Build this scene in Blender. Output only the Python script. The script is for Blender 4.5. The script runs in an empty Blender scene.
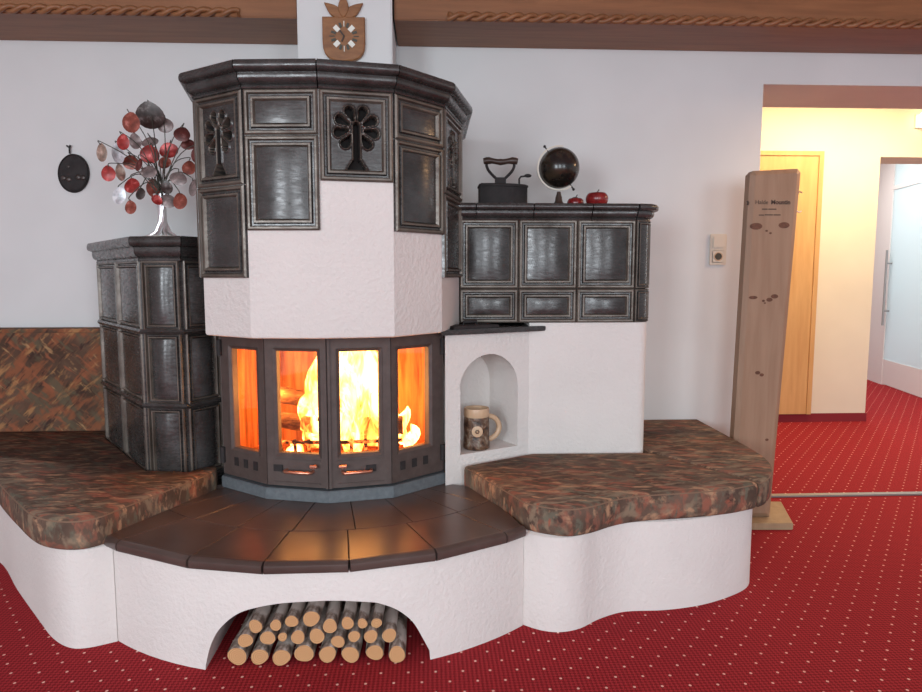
import bpy, bmesh, math, random
from mathutils import Vector, Matrix
random.seed(7)
S = bpy.context.scene
COL = S.collection
PI = math.pi

# ------------------------------------------------------------ camera, world, lights
cam = bpy.data.cameras.new('camera'); co = bpy.data.objects.new('camera', cam); COL.objects.link(co)
cam.sensor_width = 36; cam.lens = 690 / 922 * 36; cam.clip_start = 0.05
co.location = (0, 0, 1.15)
co.rotation_euler = (math.radians(90 - 5.87), 0, math.radians(-2.7))
S.camera = co
w = bpy.data.worlds.new('world'); S.world = w; w.use_nodes = True
bgn = w.node_tree.nodes['Background']
bgn.inputs[0].default_value = (0.86, 0.93, 1.0, 1); bgn.inputs[1].default_value = 0.64

def area(name, loc, target, sx, sy, power, color):
    l = bpy.data.lights.new(name, 'AREA'); l.shape = 'RECTANGLE'; l.size = sx; l.size_y = sy
    l.energy = power; l.color = color
    o = bpy.data.objects.new(name, l); COL.objects.link(o); o.location = loc
    o.rotation_euler = (Vector(target) - Vector(loc)).to_track_quat('-Z', 'Y').to_euler()
    return o
def point(name, loc, power, color, r=0.05):
    l = bpy.data.lights.new(name, 'POINT'); l.energy = power; l.color = color; l.shadow_soft_size = r
    o = bpy.data.objects.new(name, l); COL.objects.link(o); o.location = loc
    return o
area('window_daylight', (-2.6, -3.2, 1.6), (-0.3, 2.6, 0.9), 1.3, 1.6, 118, (0.82, 0.92, 1.0))
area('window_daylight', (-0.2, -3.6, 1.6), (-0.3, 2.6, 0.9), 1.3, 1.6, 88, (0.82, 0.92, 1.0))
area('window_daylight', (2.4, -3.4, 1.6), (0.3, 2.6, 0.9), 1.3, 1.6, 62, (0.82, 0.92, 1.0))
area('corridor_ceiling_light', (3.0, 4.55, 2.46), (3.0, 4.9, 0), 1.4, 0.5, 42, (1.0, 0.76, 0.44))
area('passage_daylight', (6.4, 6.2, 1.6), (4.6, 6.4, 1.2), 1.6, 2.0, 32, (0.86, 0.95, 1.0))
area('passage_ceiling_light', (3.9, 6.6, 2.5), (3.9, 6.6, 0), 0.6, 1.2, 34, (1.0, 0.93, 0.86))
area('ceiling_downlight', (2.27, 2.95, 1.95), (2.1, 3.1, 0), .16, .16, 9, (1.0, 0.60, 0.30))
S.view_settings.view_transform = 'Standard'; S.view_settings.look = 'None'
S.view_settings.gamma = 1; S.view_settings.use_curve_mapping = False
S.view_settings.exposure = 0.0

# ------------------------------------------------------------ materials
class NT:
    def __init__(s, m): s.m = m; s.t = m.node_tree; s.n = s.t.nodes; s.l = s.t.links
    def node(s, t, **k):
        n = s.n.new(t)
        for a, v in k.items():
            if a.startswith('i_'): n.inputs[a[2:].replace('_', ' ')].default_value = v
            else: setattr(n, a, v)
        return n
    def link(s, a, b): s.l.new(a, b)
def mat(name, color=(.8, .8, .8), rough=.5, metal=0, **k):
    m = bpy.data.materials.new(name); m.use_nodes = True
    b = m.node_tree.nodes['Principled BSDF']
    b.inputs['Base Color'].default_value = (*color, 1); b.inputs['Roughness'].default_value = rough
    b.inputs['Metallic'].default_value = metal
    for a, v in k.items(): b.inputs[a.replace('_', ' ')].default_value = v
    return m
def bs(m): return m.node_tree.nodes['Principled BSDF']
def coords(nt, scale=(1, 1, 1), rot=(0, 0, 0)):
    tc = nt.node('ShaderNodeTexCoord'); mp = nt.node('ShaderNodeMapping')
    mp.inputs['Scale'].default_value = scale; src = tc.outputs['Object']
    if any(rot):   # turn first, then stretch along the turned axes
        m0 = nt.node('ShaderNodeMapping'); m0.inputs['Rotation'].default_value = rot; nt.link(src, m0.inputs['Vector']); src = m0.outputs[0]
    nt.link(src, mp.inputs['Vector']); return mp.outputs[0]
def noise(nt, vec, scale, detail=3, rough=.55, dist=0):
    n = nt.node('ShaderNodeTexNoise'); n.inputs['Scale'].default_value = scale; n.inputs['Detail'].default_value = detail
    n.inputs['Roughness'].default_value = rough; n.inputs['Distortion'].default_value = dist
    nt.link(vec, n.inputs['Vector']); return n.outputs['Fac']
def ramp(nt, fac, stops, interp='LINEAR'):
    r = nt.node('ShaderNodeValToRGB'); e = r.color_ramp; e.interpolation = interp
    while len(e.elements) < len(stops): e.elements.new(0.5)
    for el, (p, c) in zip(e.elements, stops): el.position = p; el.color = (*c, 1) if len(c) == 3 else c
    nt.link(fac, r.inputs[0]); return r.outputs[0]
def bump(nt, h, m, strength=.3, dist=.01):
    b = nt.node('ShaderNodeBump'); b.inputs['Strength'].default_value = strength; b.inputs['Distance'].default_value = dist
    nt.link(h, b.inputs['Height']); nt.link(b.outputs[0], bs(m).inputs['Normal'])
def noisy(name, stops, scale, vscale=(1, 1, 1), rot=(0, 0, 0), rough=.5, metal=0, bs_=0, bd=.005, detail=3, dist=0, **k):
    m = mat(name, (1, 1, 1), rough, metal, **k); nt = NT(m)
    f = noise(nt, coords(nt, vscale, rot), scale, detail, .55, dist)
    nt.link(ramp(nt, f, stops), bs(m).inputs['Base Color'])
    if bs_: bump(nt, f, m, bs_, bd)
    return m
def plaster(name, c, scale=90, st=.35, d=.004):
    m = mat(name, c, .9); nt = NT(m); v = coords(nt)
    f = noise(nt, v, scale, 4, .6)
    g = noise(nt, v, 3.0, 2)
    nt.link(ramp(nt, g, [(.3, tuple(x * .94 for x in c)), (.7, c)]), bs(m).inputs['Base Color'])
    bump(nt, f, m, st, d); return m
M = {}
M['wall'] = plaster('white_wall_paint', (.72, .715, .705), 60, .12, .002)
M['plaster'] = plaster('white_stucco', (.77, .72, .68), 65, .6, .007)
M['yellow'] = plaster('cream_wall_paint', (.80, .73, .58), 60, .1, .002)
M['ceil'] = mat('ceiling_paint', (.75, .73, .70), .9)
def carpet():
    m = mat('red_carpet', (.3, .02, .03), .95); nt = NT(m); b = bs(m)
    b.inputs['Specular IOR Level'].default_value = .1
    tc = nt.node('ShaderNodeTexCoord')
    masks = []
    for off in ((0, 0, 0), (.5, .5, 0)):
        sc = nt.node('ShaderNodeVectorMath', operation='MULTIPLY_ADD'); sc.inputs[1].default_value = (1 / .0795, 1 / .101, 0); sc.inputs[2].default_value = (off[0] + .3, off[1] + .639, 0)
        nt.link(tc.outputs['Object'], sc.inputs[0])
        fr = nt.node('ShaderNodeVectorMath', operation='FRACTION'); nt.link(sc.outputs[0], fr.inputs[0])
        sb = nt.node('ShaderNodeVectorMath', operation='MULTIPLY_ADD'); sb.inputs[1].default_value = (.0795, .101 * .9, 0); sb.inputs[2].default_value = (-.03975, -.0505 * .9, 0)
        nt.link(fr.outputs[0], sb.inputs[0])
        ln = nt.node('ShaderNodeVectorMath', operation='LENGTH'); nt.link(sb.outputs[0], ln.inputs[0])
        lt = nt.node('ShaderNodeMath', operation='LESS_THAN'); lt.inputs[1].default_value = .0040; nt.link(ln.outputs['Value'], lt.inputs[0])
        masks.append(lt.outputs[0])
    mx = nt.node('ShaderNodeMath', operation='MAXIMUM'); nt.link(masks[0], mx.inputs[0]); nt.link(masks[1], mx.inputs[1])
    # basket weave: fine diagonal lattice of darker loops
    wv = nt.node('ShaderNodeTexChecker'); wv.inputs['Scale'].default_value = 110
    mp = nt.node('ShaderNodeMapping'); mp.inputs['Rotation'].default_value = (0, 0, PI / 4)
    nt.link(tc.outputs['Object'], mp.inputs[0]); nt.link(mp.outputs[0], wv.inputs['Vector'])
    f = noise(nt, tc.outputs['Object'], 260, 2)
    cr = ramp(nt, f, [(.3, (.30, .020, .026)), (.7, (.50, .040, .048))])
    ck = nt.node('ShaderNodeMix', data_type='RGBA', blend_type='MULTIPLY'); ck.inputs['Factor'].default_value = .45
    nt.link(cr, ck.inputs['A']); nt.link(wv.outputs['Fac'], ck.inputs['B'])
    add = nt.node('ShaderNodeMix', data_type='RGBA'); add.inputs['B'].default_value = (.86, .50, .42, 1)
    nt.link(mx.outputs[0], add.inputs['Factor']); nt.link(ck.outputs['Result'], add.inputs['A'])
    nt.link(add.outputs['Result'], b.inputs['Base Color'])
    bump(nt, f, m, .5, .003); return m
M['carpet'] = carpet()
def glaze(name, a, c, rough=.27):
    m = mat(name, a, rough, .35); nt = NT(m); v = coords(nt, (.7, .7, 2.2))
    f = noise(nt, v, 45, 4, .65); g = noise(nt, coords(nt), 9, 3)
    nt.link(ramp(nt, g, [(.35, a), (.68, c)]), bs(m).inputs['Base Color'])
    nt.link(ramp(nt, f, [(.3, (rough - .1,) * 3), (.7, (rough + .14,) * 3)]), bs(m).inputs['Roughness'])
    bump(nt, f, m, .16, .003); return m
M['tile'] = glaze('dark_glazed_ceramic', (.042, .036, .033), (.078, .074, .072), .25)
M['tile_edge'] = glaze('worn_glaze_edge', (.085, .064, .05), (.17, .14, .115), .34)
M['hollow_shade'] = mat('shaded_hollow', (.012, .009, .008), .9)  # shade of the cavity behind the tile openings, put into the colour
M['grout'] = mat('dark_joint', (.045, .036, .03), .8)
M['hearth'] = noisy('brown_hearth_tile', [(.3, (.070, .045, .038)), (.7, (.105, .072, .062))], 6, rough=.30, bs_=.05)
M['iron'] = noisy('dark_cast_iron', [(.3, (.080, .055, .048)), (.7, (.105, .076, .067))], 30, rough=.55, metal=.2, bs_=.1, bd=.002)
M['blackiron'] = noisy('black_iron', [(.3, (.012, .009, .009)), (.7, (.026, .020, .020))], 30, rough=.75, metal=0, bs_=.1, bd=.002)
M['stone'] = noisy('grey_soapstone', [(.3, (.10, .115, .125)), (.7, (.15, .165, .175))], 60, rough=.5)
M['copper'] = mat('copper', (.75, .33, .22), .3, .9)
M['steel'] = mat('brushed_steel', (.34, .34, .34), .4, .6)
M['silver'] = mat('silver_metal', (.85, .85, .87), .28, .9)
M['chalk'] = mat('white_marker', (.82, .80, .72), .6)
M['cream'] = mat('cream_plastic', (.72, .64, .54), .45)
M['darkgrey'] = mat('dark_grey', (.07, .065, .05), .6)
def fabric(name, base, strokes, scale, plane):   # soft brush strokes laid over one another, each colour with its own slant
    m = mat(name, (1, 1, 1), .85); nt = NT(m); b = bs(m); b.inputs['Specular IOR Level'].default_value = .2
    g = noise(nt, coords(nt), scale * .6, 3)
    cur = ramp(nt, g, [(.35, base), (.65, tuple(x * 1.9 for x in base))])
    for i, (c, ang, lo) in enumerate(strokes):
        tc = nt.node('ShaderNodeTexCoord'); m0 = nt.node('ShaderNodeMapping'); m1 = nt.node('ShaderNodeMapping')
        m0.inputs['Rotation'].default_value = (0, ang, 0) if plane == 'xz' else (0, 0, ang); m0.inputs['Location'].default_value = (3.1 * i, 1.7 * i, 2.3 * i)
        m1.inputs['Scale'].default_value = (.55, 1.0, 2.0) if plane == 'xz' else (.55, 1.9, .8)
        nt.link(tc.outputs['Object'], m0.inputs[0]); nt.link(m0.outputs[0], m1.inputs[0])
        f = noise(nt, m1.outputs[0], scale * (1 + .17 * i), 4, .55, .25)
        mx = nt.node('ShaderNodeMix', data_type='RGBA'); mx.inputs['B'].default_value = (*c, 1)
        nt.link(ramp(nt, f, [(lo, (0, 0, 0)), (lo + .10, (.85, .85, .85))]), mx.inputs['Factor']); nt.link(cur, mx.inputs['A']); cur = mx.outputs['Result']
    nt.link(cur, b.inputs['Base Color'])
    bump(nt, noise(nt, coords(nt), 350, 2), m, .25, .002); return m
M['fabric'] = fabric('rust_patterned_fabric', (.085, .055, .040), [((.31, .115, .075), .45, .52), ((.27, .20, .135), -.25, .53), ((.14, .13, .095), .7, .56), ((.46, .27, .16), .15, .57), ((.06, .036, .030), -.1, .585), ((.34, .105, .065), -.6, .62)], 15, 'xy')
M['fabric_back'] = fabric('orange_patterned_fabric', (.075, .042, .028), [((.27, .095, .045), .8, .48), ((.12, .095, .06), -.8, .53), ((.40, .20, .085), .75, .56), ((.30, .10, .05), -.7, .57), ((.05, .026, .022), .85, .59), ((.44, .25, .12), -.8, .62)], 11, 'xz')
M['piping'] = mat('tan_piping', (.22, .13, .08), .8)
def wood(name, a, c, scale=4, vs=(1, 1, 12), rough=.5, **k): return noisy(name, [(.3, a), (.7, c)], scale, vs, rough=rough, detail=5, dist=.4, bs_=.05, **k)
M['beam'] = wood('brown_oak', (.19, .072, .026), (.29, .118, .045), 4, (.7, 8, 10))
M['beam_dark'] = wood('carved_oak', (.20, .078, .030), (.31, .13, .052), 6, (2, 8, 8))
M['pine'] = wood('knotty_pine', (.29, .172, .104), (.365, .228, .145), 3, (9, 9, .8), .55)
M['pine_edge'] = wood('pale_pine', (.33, .22, .125), (.42, .29, .17), 3, (9, 9, .8), .55)
M['knot'] = noisy('pine_knot', [(.3, (.09, .030, .014)), (.7, (.17, .065, .032))], 60, rough=.6)
M['doorwood'] = wood('warm_veneer', (.60, .33, .12), (.70, .42, .17), 3, (8, 8, .8), .5)
M['clockwood'] = wood('cherry_wood', (.21, .082, .028), (.32, .135, .048), 10, (2, 2, 6), .45)
M['darkwood'] = mat('dark_wood', (.05, .028, .02), .4)
M['ink'] = mat('dark_ink', (.06, .035, .025), .7)
M['bark'] = noisy('birch_bark', [(.36, (.07, .048, .036)), (.48, (.26, .19, .15)), (.60, (.66, .58, .52))], 26, (1, .5, 1), rough=.85, bs_=.5, bd=.006, detail=5)
def endgrain():
    m = mat('cut_log_end', (.6, .35, .18), .8); nt = NT(m)
    tc = nt.node('ShaderNodeTexCoord'); wv = nt.node('ShaderNodeTexWave', wave_type='RINGS', rings_direction='Y')
    wv.inputs['Scale'].default_value = 55; wv.inputs['Distortion'].default_value = 2.5; wv.inputs['Detail'].default_value = 2
    nt.link(tc.outputs['Object'], wv.inputs['Vector'])
    nt.link(ramp(nt, wv.outputs['Fac'], [(.1, (.48, .24, .10)), (.9, (.64, .36, .17))]), bs(m).inputs['Base Color']); return m
M['logend'] = endgrain()
M['char'] = noisy('charred_wood', [(.3, (.02, .01, .008)), (.6, (.25, .10, .045)), (.75, (.5, .22, .1))], 22, (1, 3, 3), rough=.9, bs_=.6, bd=.01)
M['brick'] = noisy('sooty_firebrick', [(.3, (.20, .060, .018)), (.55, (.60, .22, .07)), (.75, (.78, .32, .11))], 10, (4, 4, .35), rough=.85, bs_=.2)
M['oil'] = noisy('dark_globe_print', [(.45, (.012, .009, .008)), (.62, (.04, .028, .018))], 14, rough=.22, bs_=0)
M['red'] = noisy('red_apple_skin', [(.35, (.16, .010, .012)), (.7, (.34, .025, .022))], 20, rough=.25)
M['horn'] = noisy('stoneware_relief', [(.35, (.035, .018, .012)), (.55, (.16, .085, .05)), (.72, (.30, .26, .20))], 45, rough=.4, bs_=.8, bd=.008)
M['tan'] = mat('tan_glaze', (.60, .40, .25), .4)
M['whitewall'] = mat('white_partition', (.78, .76, .76), .6)
M['redbase'] = mat('dark_red_skirting', (.22, .012, .022), .8)
for n_, c_ in dict(red=(.38, .035, .03), rust=(.30, .075, .05), maroon=(.13, .03, .025), mauve=(.27, .21, .20), tan=(.33, .22, .17), silver=(.75, .77, .8), dark=(.06, .045, .04)).items():
    M['leaf_' + n_] = noisy('enamel_' + n_, [(.35, tuple(x * .55 for x in c_)), (.55, c_), (.72, tuple(min(1, x * 1.6 + .10) for x in c_))], 38, rough=.35, metal=.25)
def glass(name, tint, mixf, frosted=False):
    m = bpy.data.materials.new(name); m.use_nodes = True; nt = NT(m); nt.n.clear()
    out = nt.node('ShaderNodeOutputMaterial'); mx = nt.node('ShaderNodeMixShader'); tr = nt.node('ShaderNodeBsdfTransparent'); tr.inputs[0].default_value = (*tint, 1)
    mx.inputs[0].default_value = mixf
    g = nt.node('ShaderNodeBsdfTranslucent' if frosted else 'ShaderNodeBsdfGlossy')
    g.inputs[0].default_value = (.85, .95, .97, 1) if frosted else (1, 1, 1, 1)
    if not frosted: g.inputs['Roughness'].default_value = .03
    nt.link(tr.outputs[0], mx.inputs[1]); nt.link(g.outputs[0], mx.inputs[2])
    if frosted:
        gl = nt.node('ShaderNodeBsdfDiffuse'); gl.inputs[0].default_value = (.8, .88, .9, 1); m2 = nt.node('ShaderNodeMixShader'); m2.inputs[0].default_value = .45
        nt.link(mx.outputs[0], m2.inputs[1]); nt.link(gl.outputs[0], m2.inputs[2]); nt.link(m2.outputs[0], out.inputs[0])
    else: nt.link(mx.outputs[0], out.inputs[0])
    return m
M['glass'] = glass('stove_glass', (.96, .93, .9), .045)
M['frost'] = glass('frosted_glass', (.85, .97, 1.0), .6, True)
def flame_mat():
    m = bpy.data.materials.new('flame'); m.use_nodes = True; nt = NT(m); nt.n.clear()
    out = nt.node('ShaderNodeOutputMaterial'); em = nt.node('ShaderNodeEmission'); tr = nt.node('ShaderNodeBsdfTransparent'); mx = nt.node('ShaderNodeMixShader')
    f = noise(nt, coords(nt, (1, 1, .45)), 14, 3, .6, .8)
    nt.link(ramp(nt, f, [(.33, (1.0, .13, .015)), (.45, (1.0, .32, .05)), (.56, (1.0, .52, .16))]), em.inputs[0])
    nt.link(ramp(nt, f, [(.3, (.12, .12, .12)), (.55, (1, 1, 1))]), mx.inputs[0])
    st = nt.node('ShaderNodeMath', operation='MULTIPLY'); st.inputs[1].default_value = 13.0
    nt.link(ramp(nt, f, [(.33, (.25, .25, .25)), (.6, (1, 1, 1))]), st.inputs[0]); nt.link(st.outputs[0], em.inputs[1])
    nt.link(tr.outputs[0], mx.inputs[1]); nt.link(em.outputs[0], mx.inputs[2]); nt.link(mx.outputs[0], out.inputs[0]); return m
M['flame'] = flame_mat()
def emit(name, c, s):
    m = mat(name, c, .5); bs(m).inputs['Emission Color'].default_value = (*c, 1); bs(m).inputs['Emission Strength'].default_value = s; return m
M['lampglow'] = emit('lit_lamp_shade', (1, .85, .6), 4)
def ember():
    m = mat('glowing_ember', (.05, .02, .015), .9); nt = NT(m)
    f = noise(nt, coords(nt), 45, 3)
    nt.link(ramp(nt, f, [(.48, (0, 0, 0)), (.58, (1, .16, .02)), (.7, (1, .45, .08))]), bs(m).inputs['Emission Color'])
    bs(m).inputs['Emission Strength'].default_value = 2.2
    nt.link(ramp(nt, f, [(.3, (.02, .012, .01)), (.6, (.16, .06, .03))]), bs(m).inputs['Base Color']); return m
M['ember'] = ember()

# ------------------------------------------------------------ helpers
def empty(name, loc, label, cat, group=None):
    o = bpy.data.objects.new(name, None); o.empty_display_size = .05; o.location = loc; COL.objects.link(o)
    return tag(o, label, cat, group)
def tag(o, label, cat, group=None, kind=None):
    o['label'] = label; o['category'] = cat
    if group: o['group'] = group
    if kind: o['kind'] = kind
    return o
def wloc(o):
    v = Vector()
    while o is not None: v += o.location; o = o.parent
    return v
class MB:
    """collects faces in world coordinates; build() links them as one mesh object"""
    def __init__(s): s.v = []; s.f = []; s.mi = []; s.cur = 0
    def add(s, vs, fs):
        b = len(s.v); s.v += [tuple(x) for x in vs]; s.f += [tuple(b + i for i in f) for f in fs]; s.mi += [s.cur] * len(fs); return s
    def box(s, x0, x1, y0, y1, z0, z1):
        vs = [(x, y, z) for z in (z0, z1) for x, y in ((x0, y0), (x1, y0), (x1, y1), (x0, y1))]
        return s.add(vs, [(3, 2, 1, 0), (4, 5, 6, 7), (0, 1, 5, 4), (1, 2, 6, 5), (2, 3, 7, 6), (3, 0, 4, 7)])
    def obox(s, c, a, b, d):   # oriented box: centre and three half-axis vectors
        c = Vector(c); a, b, d = Vector(a), Vector(b), Vector(d)
        vs = [c + i * a + j * b + k * d for k in (-1, 1) for i, j in ((-1, -1), (1, -1), (1, 1), (-1, 1))]
        return s.add(vs, [(3, 2, 1, 0), (4, 5, 6, 7), (0, 1, 5, 4), (1, 2, 6, 5), (2, 3, 7, 6), (3, 0, 4, 7)])
    def prism(s, poly, z0, z1): return s.stack(poly, [(0, z0), (0, z1)])
    def stack(s, poly, levels):   # levels: (inset, z)
        n = len(poly); vs = []
        for ins, z in levels: vs += [(p[0], p[1], z) for p in (inset(poly, ins) if ins else poly)]
        L = len(levels)
        fs = [tuple(reversed(range(n)))] + [tuple((L - 1) * n + i for i in range(n))]
        for k in range(L - 1): fs += [(k * n + i, k * n + (i + 1) % n, (k + 1) * n + (i + 1) % n, (k + 1) * n + i) for i in range(n)]
        return s.add(vs, fs)
    def tube(s, pts, r, seg=8, cap=True):
        pts = [Vector(p) for p in pts]; rs = r if isinstance(r, (list, tuple)) else [r] * len(pts); vs = []; fs = []
        prev = None
        for i, p in enumerate(pts):
            t = (pts[min(i + 1, len(pts) - 1)] - pts[max(i - 1, 0)]).normalized()
            if prev is None: a = t.orthogonal().normalized()
            else: a = (prev - t * prev.dot(t)).normalized()
            prev = a; b = t.cross(a)
            vs += [p + (a * math.cos(2 * PI * k / seg) + b * math.sin(2 * PI * k / seg)) * rs[i] for k in range(seg)]
        for i in range(len(pts) - 1):
            fs += [(i * seg + k, i * seg + (k + 1) % seg, (i + 1) * seg + (k + 1) % seg, (i + 1) * seg + k) for k in range(seg)]
        if cap: fs += [tuple(reversed(range(seg))), tuple((len(pts) - 1) * seg + k for k in range(seg))]
        return s.add(vs, fs)
    def lathe(s, c, prof, seg=32, axis='z'):
        c = Vector(c); vs = []; fs = []
        for r, h in prof:
            for k in range(seg):
                a = 2 * PI * k / seg
                d = Vector((r * math.cos(a), r * math.sin(a), h)) if axis == 'z' else Vector((r * math.cos(a), -h, r * math.sin(a)))
                vs.append(c + d)
        n = len(prof)
        for i in range(n - 1): fs += [(i * seg + k, i * seg + (k + 1) % seg, (i + 1) * seg + (k + 1) % seg, (i + 1) * seg + k) for k in range(seg)]
        fs += [tuple(reversed(range(seg))), tuple((n - 1) * seg + k for k in range(seg))]
        return s.add(vs, fs)
    def sphere(s, c, r, sq=(1, 1, 1), seg=24, rings=14):
        prof = [(max(1e-4, r * math.sin(PI * i / rings)), -r * math.cos(PI * i / rings)) for i in range(rings + 1)]
        b = len(s.v); s.lathe((0, 0, 0), prof, seg)
        for i in range(b, len(s.v)): p = s.v[i]; s.v[i] = (c[0] + p[0] * sq[0], c[1] + p[1] * sq[1], c[2] + p[2] * sq[2])
        return s
    def build(s, name, m, parent=None, smooth=None, bevel=0):
        ms = m if isinstance(m, (list, tuple)) else [m]
        off = wloc(parent) if parent is not None else Vector()
        me = bpy.data.meshes.new(name); me.from_pydata([(Vector(v) - off) for v in s.v], [], s.f)
        for x in ms: me.materials.append(M[x] if isinstance(x, str) else x)
        me.polygons.foreach_set('material_index', s.mi)
        bm = bmesh.new(); bm.from_mesh(me); bmesh.ops.recalc_face_normals(bm, faces=bm.faces)
        if bevel:
            es = [e for e in bm.edges if e.is_manifold and e.calc_face_angle(0) > .6]
            bmesh.ops.bevel(bm, geom=es, offset=bevel, segments=2, affect='EDGES', clamp_overlap=True)
        bm.to_mesh(me); bm.free()
        if smooth is not None:
            me.polygons.foreach_set('use_smooth', [len(p.vertices) < 9 for p in me.polygons]); me.set_sharp_from_angle(angle=math.radians(smooth))
        o = bpy.data.objects.new(name, me); COL.objects.link(o)
        if parent is not None: o.parent = parent
        return o
def inset(poly, d):
    n = len(poly); area2 = sum(poly[i][0] * poly[(i + 1) % n][1] - poly[(i + 1) % n][0] * poly[i][1] for i in range(n)); sg = 1 if area2 > 0 else -1
    out = []
    for i in range(n):
        p, q, r = Vector(poly[i - 1][:2]), Vector(poly[i][:2]), Vector(poly[(i + 1) % n][:2])
        a = (q - p).normalized(); b = (r - q).normalized()
        na, nb = Vector((-a.y, a.x)) * sg, Vector((-b.y, b.x)) * sg
        m = na + nb; m = m / max(m.length_squared / 2, .35)
        out.append(tuple(q + m * d))
    return out
def offs(line, d):    # open polyline, outward = (uy,-ux)
    out = []
    for i, q in enumerate(line):
        q = Vector(q); ns = []
        if i > 0: a = (q - Vector(line[i - 1])).normalized(); ns.append(Vector((a.y, -a.x)))
        if i < len(line) - 1: a = (Vector(line[i + 1]) - q).normalized(); ns.append(Vector((a.y, -a.x)))
        m = sum(ns, Vector((0, 0))) if len(ns) == 1 else (ns[0] + ns[1]) / max((ns[0] + ns[1]).length_squared / 2, .4)
        out.append(q + m * d)
    return out
def catmull(pts, n=5, closed=False):
    out = []; N = len(pts); g = lambda i: Vector(pts[i % N]) if closed else Vector(pts[max(0, min(N - 1, i))])
    for i in range(N if closed else N - 1):
        a, b, c, d = g(i - 1), g(i), g(i + 1), g(i + 2)
        for k in range(n):
            t = k / n
            out.append(.5 * ((2 * b) + (c - a) * t + (2 * a - 5 * b + 4 * c - d) * t * t + (3 * b - a - 3 * c + d) * t ** 3))
    if not closed: out.append(Vector(pts[-1]))
    return [tuple(p) for p in out]
def boolean(o, cutter_mb, op='DIFFERENCE'):
    c = cutter_mb.build('cutter', [], None); md = o.modifiers.new('b', 'BOOLEAN'); md.object = c; md.operation = op; md.solver = 'EXACT'
    dg = bpy.context.evaluated_depsgraph_get(); dg.update()
    me = bpy.data.meshes.new_from_object(o.evaluated_get(dg)); o.modifiers.clear(); o.data = me
    bpy.data.objects.remove(c)
def struct(o): o['kind'] = 'structure'; return o
def facet(a, b):
    A = Vector((a[0], a[1], 0)); B = Vector((b[0], b[1], 0)); L = (B - A).length; u = (B - A) / L; n = Vector((u.y, -u.x, 0))
    return (lambda s, t, h: A + u * s + n * h + Vector((0, 0, t))), L
def sweep(line, prof, closed_top=None):
    mb = MB(); loops = [offs(line, d) for d, z in prof]; n = len(line); vs = []; fs = []
    for (d, z), lp in zip(prof, loops): vs += [(p[0], p[1], z) for p in lp]
    for k in range(len(prof) - 1): fs += [(k * n + i, k * n + i + 1, (k + 1) * n + i + 1, (k + 1) * n + i) for i in range(n - 1)]
    K = len(prof); fs += [tuple(k * n for k in range(K)), tuple(k * n + n - 1 for k in reversed(range(K)))]
    return mb.add(vs, fs)
def cornice(mb, line, prof, gap=.0018):   # one piece per stretch of the line, with a joint between
    for i in range(len(line) - 1):
        loops = [offs(line, d) for d, z in prof]; vs = []; K = len(prof)
        for (d, z), lp in zip(prof, loops):
            a, b = lp[i], lp[i + 1]; u = (b - a); u = u / max(u.length, 1e-6) * gap
            vs += [(*(a + u), z), (*(b - u), z)]
        fs = [(2 * k, 2 * k + 1, 2 * k + 3, 2 * k + 2) for k in range(K - 1)] + [tuple(2 * k for k in range(K)), tuple(2 * k + 1 for k in reversed(range(K)))]
        mb.add(vs, fs)
    return mb
PROF = [(0, .0), (0, .010), (.005, .015), (.011, .015), (.015, .006), (.020, .006), (.024, .015), (.030, .015), (.036, .006)]
def relief_tile(F, s0, s1, t0, t1, bulge=.014, prof=PROF, k=1.0):
    g = .0012; s0 += g; s1 -= g; t0 += g; t1 -= g; mb = MB(); NS = 12
    ring = lambda ins, h: [F(s0 + ins + (s1 - s0 - 2 * ins) * i / NS, t0 + ins, h) for i in range(NS)] + [F(s1 - ins, t0 + ins + (t1 - t0 - 2 * ins) * i / 4, h) for i in range(4)] + \
        [F(s1 - ins - (s1 - s0 - 2 * ins) * i / NS, t1 - ins, h) for i in range(NS)] + [F(s0 + ins, t1 - ins - (t1 - t0 - 2 * ins) * i / 4, h) for i in range(4)]
    vs = []; R = 2 * NS + 8
    for ins, h in prof: vs += ring(ins * k, h)
    fs = [(j * R + i, j * R + (i + 1) % R, (j + 1) * R + (i + 1) % R, (j + 1) * R + i) for j in range(len(prof) - 1) for i in range(R)]
    mb.add(vs, fs)
    for j in (1, 2, 3, 6, 7): mb.mi[j * R:(j + 1) * R] = [1] * R
    ins = prof[-1][0] * k; h0 = prof[-1][1]; vs = []; NT_ = 6
    for j in range(NT_ + 1):
        for i in range(NS + 1):
            x = i / NS; y = j / NT_; bl = bulge * (1 - (2 * x - 1) ** 2) * (1 - .25 * (2 * y - 1) ** 4)
            vs.append(F(s0 + ins + (s1 - s0 - 2 * ins) * x, t0 + ins + (t1 - t0 - 2 * ins) * y, h0 + bl))
    mb.add(vs, [(j * (NS + 1) + i, j * (NS + 1) + i + 1, (j + 1) * (NS + 1) + i + 1, (j + 1) * (NS + 1) + i) for j in range(NT_) for i in range(NS)])
    return mb
def tree_sdf(x, y):   # pierced tree ornament; y up, metres; negative inside an opening
    d = 9
    yy = max(-.098, min(.022, y)); w_ = .0105
    d = min(d, math.hypot(x, y - yy) - w_)
    if -.122 < y < -.085: d = min(d, max(abs(x) - (.012 + (-.085 - y) * .62), -.120 - y, y + .085))
    for a in (22, 62, 103, 143):
        for s in (-1, 1):
            t = math.radians(a); dx, dy = s * math.sin(t), math.cos(t)
            px, py = x, y - .012
            al = px * dx + py * dy; ac = abs(-px * dy + py * dx)
            L0, L1 = .030, .058
            q = max(0, min(1, (al - L0) / (L1 - L0))); r = .006 + .0090 * q
            e = math.hypot(al - (L0 + (L1 - L0) * q), ac) - r
            d = min(d, max(e, .0165 - abs(x)) if a > 120 else e)
    return d
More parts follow.
